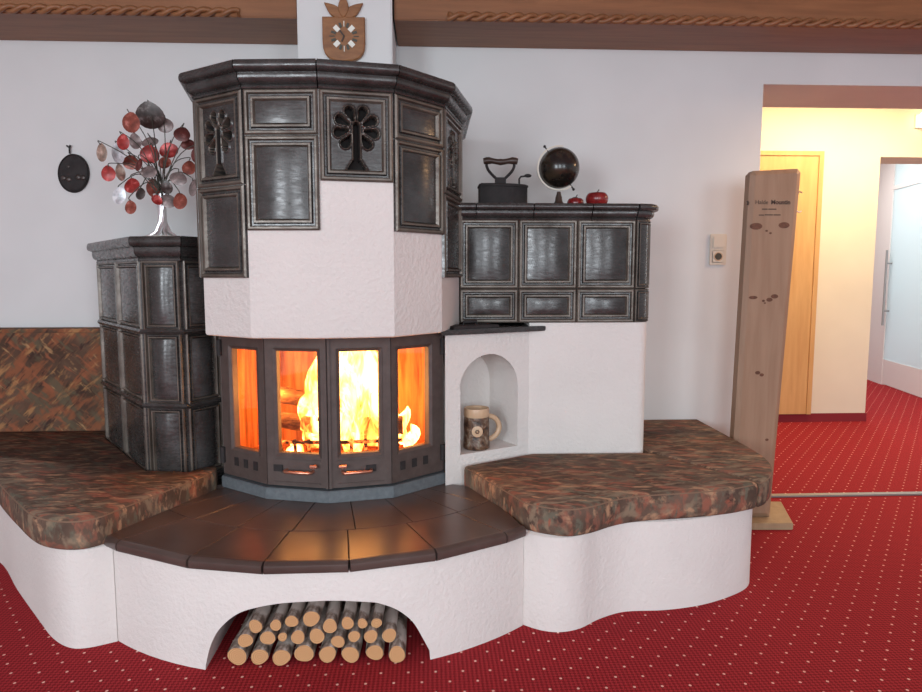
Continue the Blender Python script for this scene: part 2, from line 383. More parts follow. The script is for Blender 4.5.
def pierced_tile(F, s0, s1, t0, t1, sx=1.0):
    mb = relief_tile(F, s0, s1, t0, t1, 0)
    # drop the plain centre panel, put the pierced one in
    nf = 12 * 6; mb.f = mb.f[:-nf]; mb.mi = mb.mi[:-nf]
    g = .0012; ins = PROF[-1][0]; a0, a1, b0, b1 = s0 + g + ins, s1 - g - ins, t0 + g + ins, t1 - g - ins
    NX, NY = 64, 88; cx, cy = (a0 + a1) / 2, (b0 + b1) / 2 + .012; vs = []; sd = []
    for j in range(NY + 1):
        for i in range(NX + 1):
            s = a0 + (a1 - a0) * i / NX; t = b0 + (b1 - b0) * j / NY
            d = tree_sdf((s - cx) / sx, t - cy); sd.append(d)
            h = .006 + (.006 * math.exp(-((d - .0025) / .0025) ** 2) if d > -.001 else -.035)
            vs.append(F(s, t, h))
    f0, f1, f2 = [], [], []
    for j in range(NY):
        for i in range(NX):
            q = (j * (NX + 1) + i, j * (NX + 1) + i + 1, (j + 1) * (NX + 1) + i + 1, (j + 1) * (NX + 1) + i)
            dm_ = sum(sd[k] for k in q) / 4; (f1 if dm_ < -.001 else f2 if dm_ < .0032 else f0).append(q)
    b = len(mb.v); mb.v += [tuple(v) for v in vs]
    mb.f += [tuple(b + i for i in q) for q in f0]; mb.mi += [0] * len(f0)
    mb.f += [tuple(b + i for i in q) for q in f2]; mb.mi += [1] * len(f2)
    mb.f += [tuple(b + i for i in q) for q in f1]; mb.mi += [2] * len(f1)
    return mb

# ------------------------------------------------------------ the setting
D = 3.42
struct(MB().box(-4.2, 7.5, -4.5, 9.0, -.05, 0).build('floor', 'carpet'))
struct(MB().box(-4.2, 3.9, -3.0, D + .02, 2.60, 2.66).build('ceiling', 'ceil'))
DX = 1.645; DZ = 2.08; DT = .455
wb = MB().box(-4.2, DX, D, D + DT, 0, 2.62); wb.box(DX, 5.2, D, D + DT, DZ, 2.62)
struct(wb.build('wall_back', 'wall'))
struct(MB().box(-4.26, -4.2, -2.0, D + .4, 0, 2.62).build('wall_left', 'wall'))
struct(MB().box(-.542, -.147, 3.03, D, 1.5, 2.60).build('wall_chimney', 'wall', bevel=.006))
# oak pelmet under the ceiling, left and right of the chimney, with carved rope
def rope(x0, x1, parent):
    mb = MB(); R = .011; z = 2.246; n = max(2, int((x1 - x0) / .012))
    for ph in (0, PI):
        pts = [(x0 + (x1 - x0) * i / n, 3.066 + .010 * math.sin(i * .62 + ph), z + .011 * math.cos(i * .62 + ph)) for i in range(n + 1)]
        mb.tube(pts, R, 7)
    mb.build('carved_rope', 'beam_dark', parent, 60)
for i, (x0, x1, r0, r1) in enumerate(((-4.15, -.548, -3.6, -.79), (-.140, 3.6, .09, 3.3))):
    b = struct(MB().box(x0, x1, 3.075, D - .002, 2.231, 2.55).build('trim_%d' % (i + 1), 'beam', bevel=.004)); rope(r0, r1, b)
struct(MB().box(DX - .02, 5.2, D - .02, D + .02, 0.001, .010).build('trim_3', 'steel', bevel=.003))
# corridor behind the doorway
YB = 5.22
cw = MB().box(0.6, 3.446, YB, YB + .32, 0, 2.62); cw.box(3.446, 6.0, YB, YB + .32, 2.045, 2.62)
struct(cw.build('wall_corridor', 'yellow'))
struct(MB().box(.6, 6.0, D + DT - .02, YB + .02, 2.56, 2.62).build('ceiling_corridor', 'ceil'))
struct(MB().box(.6, 3.452, YB - .012, YB, 0, .066).build('baseboard_corridor', 'redbase'))
dm = MB().box(2.05, 2.95, YB - .03, YB - .001, .066, 2.045)
d1 = struct(dm.build('door_1', 'doorwood', bevel=.003))
fr = MB().box(2.95, 2.985, YB - .038, YB - .001, .066, 2.078); fr.box(2.0, 2.9499, YB - .038, YB - .001, 2.045, 2.078)
fr.build('door_frame', 'doorwood', d1)
# passage with a frosted glass door in an oblique white partition
A = Vector((4.985, 7.96, 0)); Bv = Vector((4.38, 5.20, 0)); U = (Bv - A).normalized(); N = Vector((U.y, -U.x, 0))
if N.x > 0: N = -N
def part(mb, l0, l1, z0, z1, d0, d1):
    c = A + U * (l0 + l1) / 2 + N * (d0 + d1) / 2 + Vector((0, 0, (z0 + z1) / 2))
    return mb.obox(c, U * (l1 - l0) / 2, N * (d1 - d0) / 2, Vector((0, 0, (z1 - z0) / 2)))
l_gl = 0.99; l_r = 2.25
pw = MB(); part(pw, -.6, l_gl, 0, 2.6, -.12, 0); part(pw, l_r, 2.8, 0, 2.6, -.12, 0); part(pw, l_gl, l_r, 2.36, 2.6, -.12, 0)
struct(pw.build('wall_passage', 'whitewall'))
gd = struct(part(MB(), l_gl, l_r, .02, 2.02, -.02, -.008).build('door_2', 'frost'))
hm = MB()
for sd in (.045, -.10):
    p = A + U * (l_gl + .055) + N * sd
    hm.tube([p + Vector((0, 0, .63)), p + Vector((0, 0, 1.405))], .011, 10)
for z in (.78, 1.27):
    p = A + U * (l_gl + .055) + Vector((0, 0, z)); hm.tube([p + N * .045, p - N * .10], .008, 8)
hm.build('door_handle', 'steel', gd, 40)
part(MB(), l_gl, l_r, .012, .27, -.024, -.004).build('bottom_rail', 'whitewall', gd)
tm = MB(); part(tm, l_gl, l_r, 2.02, 2.06, -.03, 0); tm.build('door_frame', 'whitewall', gd)
part(MB(), l_gl, l_r, 2.06, 2.36, -.02, -.008).build('transom_pane', 'frost', gd)
struct(MB().box(2.2, 6.2, YB + .30, 8.6, 2.56, 2.62).build('ceiling_passage', 'ceil'))
struct(MB().box(2.2, 5.2, 8.5, 8.6, 0, 2.6).build('wall_passage_end', 'whitewall'))
lw = empty('wall_lamp', (3.735, YB, 2.30), 'small lit wall lamp high on the cream corridor wall at the right edge', 'lamp')
MB().box(3.695, 3.775, YB - .015, YB - .001, 2.26, 2.36).build('back_plate', 'chalk', lw, bevel=.003)
MB().lathe((3.735, YB - .06, 2.31), [(.028, -.05), (.04, -.03), (.04, .04), (.03, .05)], 20).build('lamp_shade', 'lampglow', lw, 50)

# ------------------------------------------------------------ the stove: masonry and tiles are one thing
stove = empty('tiled_stove', (-.35, 2.8, 0), 'large white plastered stove with dark glazed relief tiles, built-in bench and hearth', 'tiled stove')
# base: bench and hearth bulge, with the log arch
left_line = catmull([(-3.0, 2.98), (-2.4, 2.98), (-2.0, 2.93), (-1.74, 2.77), (-1.51, 2.50), (-1.30, 2.26), (-1.20, 2.15), (-1.12, 2.09), (-1.06, 2.085), (-.985, 2.12)], 5)
CX, CY = -.36, 2.885
def arc(r, a0, a1, n): return [(CX + r * math.sin(math.radians(a0 + (a1 - a0) * i / n)), CY - r * math.cos(math.radians(a0 + (a1 - a0) * i / n))) for i in range(n + 1)]
mid_line = arc(.985, -39.5, 42.5, 26)
right_line = catmull([(.305, 2.165), (.36, 2.125), (.42, 2.11), (.49, 2.13), (.57, 2.19), (.67, 2.235), (.81, 2.24), (.95, 2.27), (1.08, 2.33), (1.17, 2.395), (1.215, 2.47), (1.235, 2.56), (1.25, 2.8), (1.28, 3.1), (1.28, D)], 5)
base_poly = left_line + mid_line + right_line + [(-3.0, D)]
BZ = .32
mb = MB().stack(base_poly, [(0, 0), (0, BZ - .02), (.004, BZ - .006), (.014, BZ)])
base = mb.build('bench_base', 'plaster', stove)
arch = [(-.662, -.05), (-.656, .012), (-.640, .072), (-.611, .128), (-.559, .178), (-.502, .203), (-.412, .221), (-.282, .224), (-.18, .211), (-.143, .201), (-.095, .175), (-.052, .132), (-.022, .074), (-.002, .03), (.004, -.05)]
arch = [arch[0]] + catmull(arch[1:-1], 4) + [arch[-1]]
def arch_cut(sc0, y0, sc1, y1):
    n = len(arch); vs = []
    for y, sc in ((y0, sc0), (y1, sc1)): vs += [(-.33 + (x + .33) * sc, y, z * sc if z > 0 else z) for x, z in arch]
    return MB().add(vs, [tuple(range(n)), tuple(reversed(range(n, 2 * n)))] + [(i, (i + 1) % n, n + (i + 1) % n, n + i) for i in range(n)])
boolean(base, arch_cut(1.0, 1.6, 1.0, 2.62))
me = base.data; me.polygons.foreach_set('use_smooth', [True] * len(me.polygons)); me.set_sharp_from_angle(angle=math.radians(28))
# plaster body right of the fire, with the niche
b1 = MB().prism([(.062, 2.585), (.41, 2.785), (.41, D), (.062, D)], .30, .925)
body = b1.build('niche_wall', 'plaster', stove)
NA = Vector((.062, 2.585, 0)); NB = Vector((.41, 2.785, 0)); nu = (NB - NA).normalized(); nn = Vector((nu.y, -nu.x, 0))
NW = [(.068, .455), (.345, .455), (.345, .70)] + [(.2035 + .1415 * math.cos(a), .70 + .1415 * math.sin(a)) for a in [PI * i / 16 for i in range(1, 16)]] + [(.068, .70)]
n = len(NW); vs = [NA + nu * s + nn * h + Vector((0, 0, z)) for h in (.05, -.20) for s, z in NW]
boolean(body, MB().add(vs, [tuple(range(n)), tuple(reversed(range(n, 2 * n)))] + [(i, (i + 1) % n, n + (i + 1) % n, n + i) for i in range(n)]))
me = body.data; me.polygons.foreach_set('use_smooth', [True] * len(me.polygons)); me.set_sharp_from_angle(angle=math.radians(28))
blk = [(.41, 2.785), (.86, 2.785)] + [(.86 + .045 * math.sin(a), 2.83 - .045 * math.cos(a)) for a in [PI / 2 * i / 5 for i in range(1, 6)]] + [(.905, D), (.41, D)]
MB().prism(blk, .30, .957).build('cabinet_base', 'plaster', stove, 40)
# dark tile ledge over the niche with a cast lid on it
MB().prism([(.045, 2.555), (.475, 2.775), (.475, 2.784), (.41, 2.80), (.41, 2.95), (.06, 2.95)], .925, .945).build('ledge', 'tile', stove, bevel=.003)

# hood
H = [(-.815, 2.66), (-.766, 2.405), (-.577, 2.268), (-.342, 2.25), (-.113, 2.296), (.048, 2.472), (.1235, 2.785)]
ZB, ZU, ZT = .943, 1.730, 1.808
hood_poly = H + [(.1235, D), (-.815, D)]
hp = MB().stack(hood_poly, [(.010, ZB), (.003, ZB + .003), (0, ZB + .010), (0, ZU)])
# hollow mouth above the insert is hidden; the hood is a closed body
hood = hp.build('hood', 'plaster', stove, 25)
path = [(-.815, 3.3)] + H + [(.1235, 3.3)]
def crown(z, h, o):   # small bead, bold convex band, groove, rounded fascia
    return [(0, z - .002), (.26 * o, z), (.30 * o, z + .06 * h), (.26 * o, z + .13 * h), (.22 * o, z + .16 * h), (.40 * o, z + .19 * h), (.54 * o, z + .27 * h), (.61 * o, z + .38 * h), (.62 * o, z + .50 * h), (.60 * o, z + .57 * h), (.72 * o, z + .60 * h), (.90 * o, z + .63 * h), (o, z + .70 * h), (1.02 * o, z + .82 * h), (.97 * o, z + .94 * h), (.88 * o, z + h), (-.08, z + h)]
CP = crown(ZU, ZT - ZU, .052)
c = cornice(MB(), path, CP)
tp = offs(path, .046); c.add([(*p, ZT - .004) for p in tp], [tuple(range(len(tp)))])
c.build('hood_cornice', 'tile', hood, 40)
def put(F, s0, s1, t0, t1, parent, pierced=False, **k):
    if pierced: pierced_tile(F, s0, s1, t0, t1, k.get('sx', 1)).build('pierced_tile', ['tile', 'tile_edge', 'hollow_shade'], parent, 40)
    else: relief_tile(F, s0, s1, t0, t1, **k).build('relief_tile', ['tile', 'tile_edge'], parent, 40)
F, L = facet(H[1], H[2]); put(F, 0, L, 1.437, ZU, hood, True, sx=.95); put(F, 0, L, 1.14, 1.437, hood)
F, L = facet(H[2], H[3]); put(F, 0, L, 1.588, ZU, hood, bulge=.006); put(F, 0, L, 1.291, 1.588, hood)
F, L = facet(H[3], H[4]); put(F, 0, L, 1.447, ZU, hood, True)
F, L = facet(H[4], H[5]); put(F, 0, L, 1.588, ZU, hood, bulge=.006); put(F, 0, L, 1.291, 1.588, hood)
F, L = facet(H[5], H[6]); put(F, 0, L, 1.437, ZU, hood, True, sx=.85); put(F, 0, L, 1.14, 1.437, hood)
F, L = facet(H[0], H[1]); put(F, 0, L, 1.437, ZU, hood); put(F, 0, L, 1.14, 1.437, hood)

for a_, b_, z0_, z1_ in ((1, 2, 1.437, ZU), (3, 4, 1.447, ZU), (5, 6, 1.437, ZU)):
    F, L = facet(H[a_], H[b_]); g_ = .034
    boolean(hood, MB().add([F(s, t, h) for h in (.05, -.06) for s, t in ((g_, z0_ + g_), (L - g_, z0_ + g_), (L - g_, z1_ - g_), (g_, z1_ - g_))], [(3, 2, 1, 0), (4, 5, 6, 7), (0, 1, 5, 4), (1, 2, 6, 5), (2, 3, 7, 6), (3, 0, 4, 7)]))
# left tiled column
K = [(-1.472, 3.19), (-1.058, 2.622), (-.908, 2.594), (-.825, 2.735)]
col = MB().prism([(-1.472, D)] + K + [(-.83, D)], .30, 1.24).build('side_column', 'grout', stove)
rows = [.385, .663, .941, 1.205]
for (a, b, nt_) in ((K[0], K[1], 2), (K[1], K[2], 1), (K[2], K[3], 1)):
    F, L = facet(a, b)
    for r in range(3):
        for q in range(nt_): put(F, L * q / nt_, L * (q + 1) / nt_, rows[r], rows[r + 1], col, bulge=.02 if nt_ == 1 else .012, k=.75)
# beads between the rows, plinth strip
bd = MB()
for z in rows[1:3]: cornice(bd, K, [(0, z - .010), (.018, z - .009), (.023, z), (.018, z + .009), (0, z + .010)], 0)
cornice(bd, K, [(0, .34), (.016, .345), (.016, .388), (0, .392)], 0)
bd.build('bead_moulding', 'tile', col, 50)
C2 = crown(1.200, .09, .046)
kp = [(-1.472, 3.40)] + [K[0], (-1.265, 2.906)] + K[1:] + [(-.83, 3.40)]
c = cornice(MB(), kp, C2); tp = offs(kp, .040); c.add([(*p, 1.288) for p in tp], [tuple(range(len(tp)))])
c.build('column_cornice', 'tile', col, 40)

# right tiled cabinet
CY0 = 2.79
cab_poly = [(.125, CY0), (.838, CY0)] + [(.838 + .065 * math.sin(a), CY0 + .065 - .065 * math.cos(a)) for a in [PI / 2 * i / 6 for i in range(1, 7)]]
cab = MB().prism(cab_poly + [(.903, D), (.125, D)], .957, 1.40).build('side_cabinet', 'grout', stove)
F, L = facet((.125, CY0), (.838, CY0))
for q in range(3):
    s0, s1 = .23767 * q, .23767 * (q + 1)
    put(F, s0, s1, 1.095, 1.372, cab, bulge=.016); put(F, s0, s1, .957, 1.095, cab, bulge=.012)
def Fc(s, t, h):
    a = min(s, .102) / .065; a = min(a, PI / 2); r = .065 + h
    p = Vector((.838 + r * math.sin(a), CY0 + .065 - r * math.cos(a), t))
    if s > .102: p.y += s - .102
    return p
put(Fc, 0, .102, 1.095, 1.372, cab, bulge=0, k=.5); put(Fc, 0, .102, .957, 1.095, cab, bulge=0, k=.5)
F, L = facet((.903, CY0 + .065), (.903, D))
for q in range(2): put(F, L * q / 2, L * (q + 1) / 2, 1.095, 1.372, cab); put(F, L * q / 2, L * (q + 1) / 2, .957, 1.095, cab)
C3 = crown(1.368, .065, .044)
cp = [(.125, 3.2), (.125, CY0), (.19, CY0), (.42, CY0), (.655, CY0)] + cab_poly[1:] + [(.903, D)]
c = MB(); cornice(c, cp[:5] + [cp[5]], C3)
c2 = sweep(cp[5:], C3); c.add(c2.v, c2.f)
tp = offs(cp, .036); c.add([(*p, 1.431) for p in tp], [tuple(range(len(tp)))])
c.build('cabinet_cornice', 'tile', cab, 40)

# hearth: radial floor tiles and a moulded edge
HZ = .345
h_ang = [-42.5, -36, -19.3, -6.2, 7.6, 22.2, 36.8, 41.8]
ht = MB(); he = MB(); hb = MB()
R0, R1, R2 = .25, .755, .985
def ptp(r, a): return (CX + r * math.sin(math.radians(a)), CY - r * math.cos(math.radians(a)))
def tilepoly(poly): ht.stack(poly, [(.0015, HZ - .02), (.0015, HZ - .001), (.0025, HZ)])
def ringpoly(r0, r1, a0, a1, chord):
    n_ = 5; o = [ptp(r1, a0), ptp(r1, a1)] if chord else [ptp(r1, a0 + (a1 - a0) * i / n_) for i in range(n_ + 1)]
    return [ptp(r0, a0 + (a1 - a0) * i / n_) for i in range(n_ + 1)] + o[::-1]
for a0, a1 in zip(h_ang[:-1], h_ang[1:]):
    q_ = ringpoly(R1, R2, a0, a1, True)
    if a0 == h_ang[0]: q_ = ringpoly(R1, R2, -47.5, a1, True)[:6] + [ptp(R2, a1), ptp(R2, a0), (-.985, 2.195)]
    if a1 == h_ang[-1]: q_ = ringpoly(R1, R2, a0, 50, True)[:6] + [(.276, 2.245), ptp(R2, a1), ptp(R2, a0)]
    tilepoly(q_)
    P0, P1 = ptp(R2, a0), ptp(R2, a1)
    Fh, Lh = facet(P0, P1)
    pr = [(-.004, .310), (.012, .310), (.020, .314), (.024, .325), (.022, .337), (.012, HZ), (0, HZ + .0005), (-.004, HZ)]
    e = []
    vs = [Fh(s, z, d) for d, z in pr for s in (.001, Lh - .001)]; nK = len(pr)
    he.add(vs, [(2 * k_, 2 * k_ + 1, (2 * k_ + 3) % (2 * nK), (2 * k_ + 2) % (2 * nK)) for k_ in range(nK)] + [tuple(2 * k_ for k_ in range(nK)), tuple(2 * k_ + 1 for k_ in reversed(range(nK)))])
i_ang = [-56, -46, -33.5, -20, -5.6, 9.5, 24, 37.5, 47, 58]
for a0, a1 in zip(i_ang[:-1], i_ang[1:]): tilepoly(ringpoly(R0, R1, a0, a1, False))
hb.prism([ptp(R2 - .006, a) for a in h_ang] + [(.02, 2.70), (-.74, 2.70)], .315, HZ - .006)
hearth = hb.build('hearth', 'grout', stove)
ht.build('hearth_tiles', 'hearth', hearth, 30); he.build('hearth_edge', 'hearth', hearth, 40)

# ------------------------------------------------------------ fireplace insert
FX = [(-.785, 2.62), (-.585, 2.465), (-.355, 2.405), (-.135, 2.455), (.055, 2.62)]
ins = empty('fireplace_insert', (-.36, 2.6, HZ), 'dark cast iron fireplace insert with four glazed panels and a fire inside', 'fireplace')
pl = offs(FX, .012)
MB().prism([tuple(p) for p in pl] + [(.05, 2.75), (-.78, 2.75)], HZ, .388).build('plinth', 'stone', ins, bevel=.003)
def pane_panel(F, L, win, z0, z1, th=.03, mb=None):
    mb = mb or MB(); x0, x1, w0, w1 = win[0], win[1], win[2], win[3]
    O = [(0.0015, z0), (L - .0015, z0), (L - .0015, z1), (.0015, z1)]; I = [(x0, w0), (x1, w0), (x1, w1), (x0, w1)]; B = [(x0 - .012, w0 - .012), (x1 + .012, w0 - .012), (x1 + .012, w1 + .012), (x0 - .012, w1 + .012)]
    lay = [(O, -th), (O, 0), (B, 0), (B, .004), (I, -.004), (I, -th)]
    vs = [F(s, t, h) for poly, h in lay for s, t in poly]; fs = []
    for k_ in range(6): fs += [(k_ * 4 + i, k_ * 4 + (i + 1) % 4, ((k_ + 1) % 6) * 4 + (i + 1) % 4, ((k_ + 1) % 6) * 4 + i) for i in range(4)]
    return mb.add(vs, fs)
WIN = [(.066, .206, .507, .880), (.046, .199, .516, .883), (.044, .182, .516, .883), (.036, .182, .512, .883)]
Z0, Z1 = .395, .965
for i in range(4):
    F, L = facet(FX[i], FX[i + 1]); wn = WIN[i]
    mb = pane_panel(F, L, wn, Z0, Z1)
    if i in (1, 2):
        def bx(s0, s1, t0, t1, h0, h1): mb.add([F(s, t, h) for h in (h0, h1) for s, t in ((s0, t0), (s1, t0), (s1, t1), (s0, t1))], [(3, 2, 1, 0), (4, 5, 6, 7), (0, 1, 5, 4), (1, 2, 6, 5), (2, 3, 7, 6), (3, 0, 4, 7)])
        bx(.03, L - .03, .408, .412, 0, .004); bx(.03, L - .03, .492, .496, 0, .004)
        bx(.0, .010, Z0, Z1, 0, .008) if i == 2 else bx(L - .010, L, Z0, Z1, 0, .008)
        dr = mb.build('door', 'iron', ins, bevel=.0012)
        MB().add([F(s, t, -.018) for s, t in ((wn[0] - .004, wn[2] - .004), (wn[1] + .004, wn[2] - .004), (wn[1] + .004, wn[3] + .004), (wn[0] - .004, wn[3] + .004))] + [F(s, t, -.022) for s, t in ((wn[0] - .004, wn[2] - .004), (wn[1] + .004, wn[2] - .004), (wn[1] + .004, wn[3] + .004), (wn[0] - .004, wn[3] + .004))], [(0, 1, 2, 3), (7, 6, 5, 4)]).build('glass_pane', 'glass', dr)
        s0, s1 = (.078, .178) if i == 1 else (.048, .148)
        hm = MB().tube([F(s0, .455, 0), F(s0, .455, .024), F(s0 + .006, .455, .030), F(s1 - .006, .455, .030), F(s1, .455, .024), F(s1, .455, 0)], .006, 8)
        hm.build('handle', 'copper', dr, 50)
        s = .190 if i == 1 else .046
        MB().tube([F(s, .476, 0), F(s, .476, .022)], .006, 8).tube([F(s - .013, .478, .022), F(s + .013, .478, .022)], .006, 8).build('latch', 'copper', dr, 50)
        vm = MB(); q = 0.045 if i == 1 else .15
        vm.add([F(a, b_, h) for h in (0, .005) for a, b_ in ((q - .018, .448), (q + .018, .448), (q + .018, .472), (q - .018, .472))], [(3, 2, 1, 0), (4, 5, 6, 7), (0, 1, 5, 4), (1, 2, 6, 5), (2, 3, 7, 6), (3, 0, 4, 7)])
        vm.build('air_slider', 'blackiron', dr, bevel=.001)
    else:
        sp = mb.build('side_panel', 'iron', ins, bevel=.0012)
        MB().add([F(s, t, -.018) for s, t in ((wn[0] - .004, wn[2] - .004), (wn[1] + .004, wn[2] - .004), (wn[1] + .004, wn[3] + .004), (wn[0] - .004, wn[3] + .004))] + [F(s, t, -.022) for s, t in ((wn[0] - .004, wn[2] - .004), (wn[1] + .004, wn[2] - .004), (wn[1] + .004, wn[3] + .004), (wn[0] - .004, wn[3] + .004))], [(0, 1, 2, 3), (7, 6, 5, 4)]).build('glass_pane', 'glass', sp)
        for s in ((.080, .135, .19) if i == 0 else (.05, .105, .16)):
            vm = MB().add([F(a, b_, h) for h in (.0005, .003) for a, b_ in ((s - .011, .438), (s + .011, .438), (s + .011, .470), (s - .011, .470))], [(4, 5, 6, 7), (0, 1, 5, 4), (1, 2, 6, 5), (2, 3, 7, 6), (3, 0, 4, 7), (3, 2, 1, 0)])
            vm.build('vent', 'blackiron', sp)
# outer jambs with hinges, firebrick lining
for a, b in (((-.800, 2.72), FX[0]), (FX[4], (.060, 2.72))):
    F, L = facet(a, b); jm = MB().add([F(s, t, h) for h in (-.02, 0.0) for s, t in ((0, Z0), (L, Z0), (L, Z1), (0, Z1))], [(3, 2, 1, 0), (4, 5, 6, 7), (0, 1, 5, 4), (1, 2, 6, 5), (2, 3, 7, 6), (3, 0, 4, 7)])
    jm.build('frame', 'iron', ins)
for (x, y) in ((-.785, 2.612), (.052, 2.612)):
    for z in (.47, .88): MB().tube([(x, y, z - .03), (x, y, z + .03)], .010, 10).build('hinge', 'blackiron', ins, 50)
ln = MB(); lp = [(-.765, 2.66), (-.70, 2.95), (-.02, 2.95), (.035, 2.66)]
for a, b in zip(lp[:-1], lp[1:]): ln.add([(*a, .44), (*b, .44), (*b, .97), (*a, .97)], [(0, 1, 2, 3)])
fl = [(p.x, p.y) for p in offs(FX, -.04)] + lp[::-1]
ln.add([(*p, .440) for p in fl], [tuple(range(len(fl)))]); ln.add([(*p, .965) for p in fl], [tuple(range(len(fl)))])
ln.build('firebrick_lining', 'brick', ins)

# fire: grate, burning logs, flames
gr = empty('log_grate', (-.36, 2.6, .44), 'glowing iron grate holding the burning logs inside the fireplace', 'grate')
for i in range(10):
    x = -.60 + i * .052
    MB().tube([(x, 2.53 + .10 * abs(x + .355), .447), (x, 2.515 + .10 * abs(x + .355), .545)], .0065, 7).build('grate_bar', 'ember', gr, 50)
MB().tube([(-.62, 2.555, .452), (-.355, 2.525, .452), (-.10, 2.555, .452)], .007, 7).tube([(-.62, 2.545, .535), (-.355, 2.515, .535), (-.10, 2.545, .535)], .007, 7).build('grate_rail', 'ember', gr, 50)
def log_mesh(p0, p1, r, mats, parent=None, name='firewood_log', seg=16, wob=.06):
    p0, p1 = Vector(p0), Vector(p1); t = (p1 - p0).normalized(); a = t.orthogonal().normalized(); b = t.cross(a)
    if abs(t.z) < .9: b = Vector((0, 0, 1)) - t * t.z; b.normalize(); a = b.cross(t)
    ph = random.random() * 6; mb = MB(); NL = 8; vs = []
    sec = [1 + wob * math.sin(2 * PI * k / seg * 2 + ph) + wob * .6 * math.sin(2 * PI * k / seg * 3 + 2 * ph) for k in range(seg)]
    prof = [(0, r * .93), (.012, r)] + [(i / NL, r * (1 + .04 * math.sin(i * 2 + ph))) for i in range(1, NL)] + [(.988, r), (1, r * .93)]
    for q, rr in prof:
        c0 = p0.lerp(p1, q)
        vs += [c0 + (a * math.cos(2 * PI * k / seg) + b * math.sin(2 * PI * k / seg)) * rr * sec[k] / (1 + wob * 1.6) for k in range(seg)]
    P = len(prof); fs = [(i * seg + k, i * seg + (k + 1) % seg, (i + 1) * seg + (k + 1) % seg, (i + 1) * seg + k) for i in range(P - 1) for k in range(seg)]
    mb.add(vs, fs); mb.cur = 1; mb.add(vs[:seg], [tuple(reversed(range(seg)))]); mb.add(vs[-seg:], [tuple(range(seg))])
    # object origin on the near end so that the rings centre on it
    o = mb.build(name, mats, parent, 40)
    o.data.transform(Matrix.Translation(-p0)); o.location = p0
    return o
for p0, p1, r, lab in (((-.62, 2.66, .60), (-.36, 2.63, .56), .042, 'burning log behind the left glass door, lower of the two'),
                       ((-.60, 2.70, .69), (-.26, 2.66, .63), .040, 'charred log lying highest across the fire'),
                       ((-.34, 2.66, .56), (-.10, 2.64, .57), .042, 'burning log behind the right glass door'),
                       ((-.50, 2.76, .52), (-.12, 2.78, .52), .045, 'burning log at the back of the fire')):
    tag(log_mesh(p0, p1, r, ['char', 'ember'], None, 'burning_log', 14, .12), lab, 'log', 'logs burning in the fireplace')
fm = MB()
def tongue(x, y, z, h, r, sway):
    n_ = 10; pts = []; rs = []
    for i in range(n_ + 1):
        q = i / n_; pts.append((x + sway * q * q + .012 * math.sin(q * 7 + x * 40), y + .01 * math.sin(q * 5 + x * 30), z + h * q)); rs.append(max(.0015, r * (math.sin(PI * min(1, .18 + q * .82)) ** .8)))
    fm.tube(pts, rs, 12)
for (x, y, z, h, r, sw) in ((-.47, 2.61, .56, .16, .035, .03), (-.42, 2.62, .62, .30, .05, .05), (-.40, 2.66, .60, .40, .06, .05), (-.37, 2.60, .50, .20, .05, .01), (-.44, 2.60, .50, .10, .04, .03),
                            (-.33, 2.64, .58, .38, .06, .0), (-.28, 2.62, .56, .33, .06, .01), (-.24, 2.64, .54, .36, .055, -.01), (-.20, 2.60, .50, .26, .045, .02), (-.16, 2.64, .52, .20, .04, .01),
                            (-.30, 2.59, .48, .22, .05, .02), (-.11, 2.66, .50, .14, .03, .02), (-.07, 2.66, .48, .09, .025, .01), (-.34, 2.70, .60, .36, .07, .03), (-.25, 2.70, .58, .37, .07, .02), (-.52, 2.62, .46, .05, .03, .01), (-.60, 2.66, .46, .05, .02, 0)):
    tongue(x, y, z, h, r, sw)
tag(fm.build('flame', 'flame', None, 180), 'bright yellow flames rising over the logs behind the glass', 'flame', None, 'stuff')
point('fire_light', (-.33, 2.60, .80), 9, (1.0, .42, .10), .06)
point('fire_light', (-.16, 2.72, .62), 5, (1.0, .42, .10), .06)
point('fire_light', (-.58, 2.66, .70), 5, (1.0, .42, .10), .05)

# ------------------------------------------------------------ cushions
def cushion(name, poly, z0, z1, m, label, cat, group=None):
    e = empty(name, (sum(p[0] for p in poly) / len(poly), sum(p[1] for p in poly) / len(poly), z0), label, cat, group)
    MB().stack(poly, [(.008, z0), (.003, z0 + .006), (0, z0 + .025), (0, z1 - .016), (.003, z1 - .006), (.008, z1)]).build('cover', m, e, 60)
    lp = inset(poly, .003); pts = [(p[0], p[1], z1 - .008) for p in lp]; pts.append(pts[0])
    MB().tube(pts, .0024, 6, False).build('piping', 'piping', e, 60)
    return e
lc = catmull([(-3.0, 2.94), (-2.3, 2.94), (-1.98, 2.88), (-1.72, 2.69), (-1.50, 2.43), (-1.36, 2.27), (-1.23, 2.13), (-1.14, 2.075), (-1.06, 2.065), (-1.01, 2.10), (-.985, 2.16)], 5)
lc += [(-.90, 2.36), (-.806, 2.575), (-.822, 2.655), (-.868, 2.625), (-.905, 2.568), (-1.065, 2.594), (-1.478, 3.16), (-1.49, 3.284), (-3.0, 3.284)]
cushion('seat_cushion', lc, BZ + .001, .418, 'fabric', 'rust patterned seat cushion on the left bench in front of the tiled column', 'cushion', 'bench seat cushions')
rc = catmull([(.283, 2.24), (.312, 2.172), (.37, 2.125), (.44, 2.10), (.52, 2.125), (.62, 2.19), (.72, 2.225), (.90, 2.25), (1.05, 2.285), (1.165, 2.335)], 5)
rc += [(.912, 2.762), (.42, 2.768), (.135, 2.598)]
cushion('seat_cushion', rc, BZ + .001, .418, 'fabric', 'wavy fronted patterned seat cushion to the right of the hearth, below the mug niche', 'cushion', 'bench seat cushions')
rc2 = [(1.176, 2.342)] + catmull([(1.215, 2.37), (1.275, 2.45), (1.33, 2.56), (1.36, 2.68), (1.37, 2.82)], 4) + [(1.372, 3.1), (1.372, 3.41), (.918, 3.41), (.918, 2.782)]
